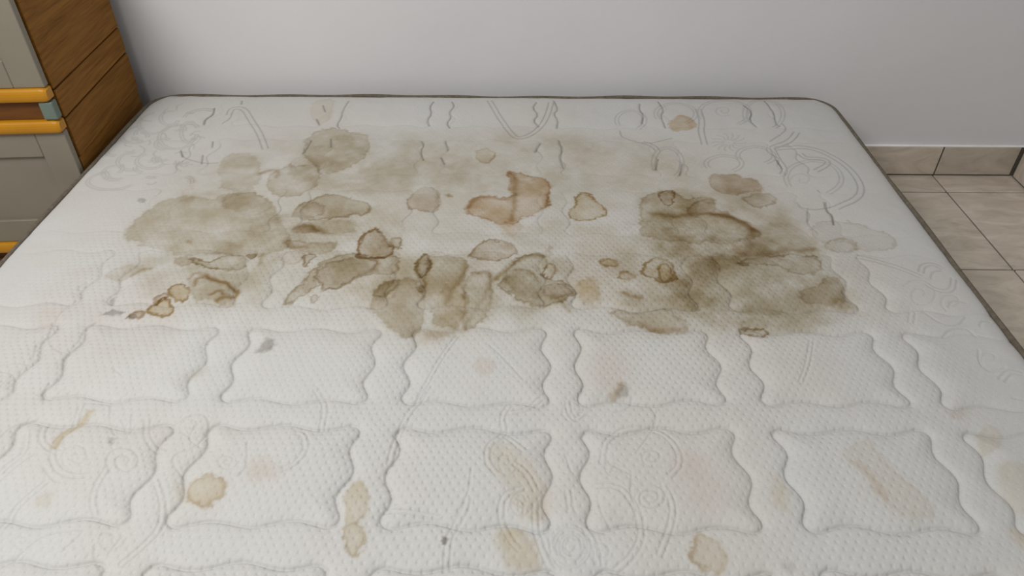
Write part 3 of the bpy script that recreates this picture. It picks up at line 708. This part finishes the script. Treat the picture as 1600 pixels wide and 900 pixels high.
def outline(inset=0.0, n=10):
    out = []
    r = RC - inset
    for cx, cy, a0 in ((XR - RC, YB - RC, 0), (XL + RC, YB - RC, 90), (XL + RC, YF + RC, 180), (XR - RC, YF + RC, 270)):
        for k in range(n + 1):
            a = math.radians(a0 + 90 * k / n)
            out.append((cx + r * math.cos(a), cy + r * math.sin(a), math.cos(a), math.sin(a)))
    dense = []
    for i, p in enumerate(out):
        q = out[(i + 1) % len(out)]
        l = math.hypot(q[0] - p[0], q[1] - p[1]); k = max(1, int(l / 0.02))
        for s in range(k):
            t = s / k
            dense.append(tuple(p[j] + (q[j] - p[j]) * t for j in range(4)))
    return [(x - MO.x, y_ - MO.y, nx, ny) for x, y_, nx, ny in dense]
def tube_profile(o, z, r, n=10):
    return [(o + r * math.cos(2 * math.pi * k / n), z + r * math.sin(2 * math.pi * k / n)) for k in range(n)]
path = outline()
me = sweep_mesh(path, tube_profile(0.0, TOP_Z - 0.0128, 0.0046))
for v in me.vertices:
    v.co.z += 0.0022 * math.sin(v.co.x * 9.3 + 1.0) * math.sin(v.co.y * 5.1 + .6) + 0.0012 * math.sin(v.co.x * 31 + v.co.y * 17)
link('edge_tape', me, M['tape'], mattress, True)
link('edge_tape', sweep_mesh(path, tube_profile(0.001, 0.018, 0.0062)), M['tape'], mattress, True)
prof = [(-0.012, TOP_Z - 0.016)]
for k in range(13):
    t = k / 12; z = TOP_Z - 0.016 - t * (TOP_Z - 0.036)
    prof.append((-0.006 + 0.007 * math.sin(math.pi * t) + 0.0015 * math.sin(t * math.pi * 6), z))
prof.append((-0.012, 0.018))
link('side_border', sweep_mesh(path, prof), M['border'], mattress, True)
bo = bmesh.new()
fv = [bo.verts.new((x - nx * .004, y_ - ny * .004, 0.012)) for x, y_, nx, ny in path]
lo = [bo.verts.new((x - nx * .02, y_ - ny * .02, 0.001)) for x, y_, nx, ny in path]
for i in range(len(fv)):
    j = (i + 1) % len(fv); bo.faces.new((lo[i], lo[j], fv[j], fv[i]))
bo.faces.new(list(reversed(lo)))
me = bpy.data.meshes.new('underside'); bo.to_mesh(me); bo.free()
link('underside', me, M['border'], mattress)

# ------------------------------------------------------------------ cabinet with boarded wooden side
CROT = math.radians(4.5)
cab = tag(empty('storage_cabinet', (-0.8880, 1.303, 0), CROT), 'cream fronted cabinet with wooden side and yellow edging in the corner', 'cabinet')
CW, CD, CH = 0.80, 0.372, 0.625          # width to the left of the pivot, depth towards the wall
box('carcass', (-CW, -0.014, 0.020, CD - 0.004, 0.045, CH), M['brown'], cab, 0.002)
box('plinth', (-CW + 0.01, -0.02, 0.035, CD - 0.004, 0.0, 0.045), M['brown'], cab, 0.002)
# boards of the side, from the bottom up, each with its own edges
zs = [0.046, 0.252, 0.336, 0.394, CH]
for k in range(len(zs) - 1):
    proud = 0.0 if k else -0.004
    b_ = box('board', (-0.0145, proud, 0.0245, CD, zs[k] + 0.0014, zs[k + 1] - 0.0014), M['wood'], cab, 0.0012)
def door(z0, z1, lower):
    d = empty('door', (0, 0, 0)); d.parent = cab
    w, yb, yf, st, rl = CW, 0.0165, 0.0, 0.058, 0.052
    zlo, zhi = z0 + rl, z1 - rl
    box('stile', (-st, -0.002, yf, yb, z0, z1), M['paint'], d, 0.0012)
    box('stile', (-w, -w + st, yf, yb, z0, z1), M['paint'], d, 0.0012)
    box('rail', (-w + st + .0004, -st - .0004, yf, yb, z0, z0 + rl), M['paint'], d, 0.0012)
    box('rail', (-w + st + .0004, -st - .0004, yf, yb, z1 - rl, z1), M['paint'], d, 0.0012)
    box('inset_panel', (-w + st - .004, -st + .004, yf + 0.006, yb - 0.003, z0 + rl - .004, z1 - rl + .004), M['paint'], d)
    return d
door(0.068, 0.318, True)
door(0.409, 0.618, False)
box('top', (-CW - .004, 0.004, -0.006, CD, CH + .0005, CH + 0.019), M['wood'], cab, 0.003)
def edging(z0, z1):
    """a yellow edge strip with a rounded front and mitred end"""
    bm = bmesh.new(); n = 8
    zc, hz = (z0 + z1) / 2, (z1 - z0) / 2
    prof = [(0.016, z0), (0.016, z1)] + [(-0.004 - 0.0055 * math.sin(math.pi * k / n), zc + hz * math.cos(math.pi * k / n)) for k in range(n + 1)]
    rings = []
    for x, sh in ((-CW, 1), (-0.012, 1), (-0.0045, .93), (0.0, .72)):
        rings.append([bm.verts.new((x, y_ * (sh if y_ < 0 else 1), zc + (z - zc) * sh)) for y_, z in prof])
    m = len(prof)
    for a, b_ in zip(rings[:-1], rings[1:]):
        for k in range(m): bm.faces.new((a[k], a[(k + 1) % m], b_[(k + 1) % m], b_[k]))
    bm.faces.new(rings[0]); bm.faces.new(list(reversed(rings[-1])))
    bmesh.ops.recalc_face_normals(bm, faces=bm.faces)
    me = bpy.data.meshes.new('edging'); bm.to_mesh(me); bm.free()
    o = link('edge_strip', me, M['yellow'], cab); o['label'] = 'yellow rounded edge strip'
edging(0.3825, 0.4085); edging(0.3185, 0.3435); edging(0.043, 0.0675)
box('rail', (-CW, -0.026, 0.004, 0.0195, 0.3440, 0.3820), M['brown'], cab, 0.001)
cb = box('corner_block', (-0.0255, 0.0012, -0.004, 0.0158, 0.3445, 0.3815), M['teal'], cab, 0.004, 3); cb['label'] = 'grey green corner block'
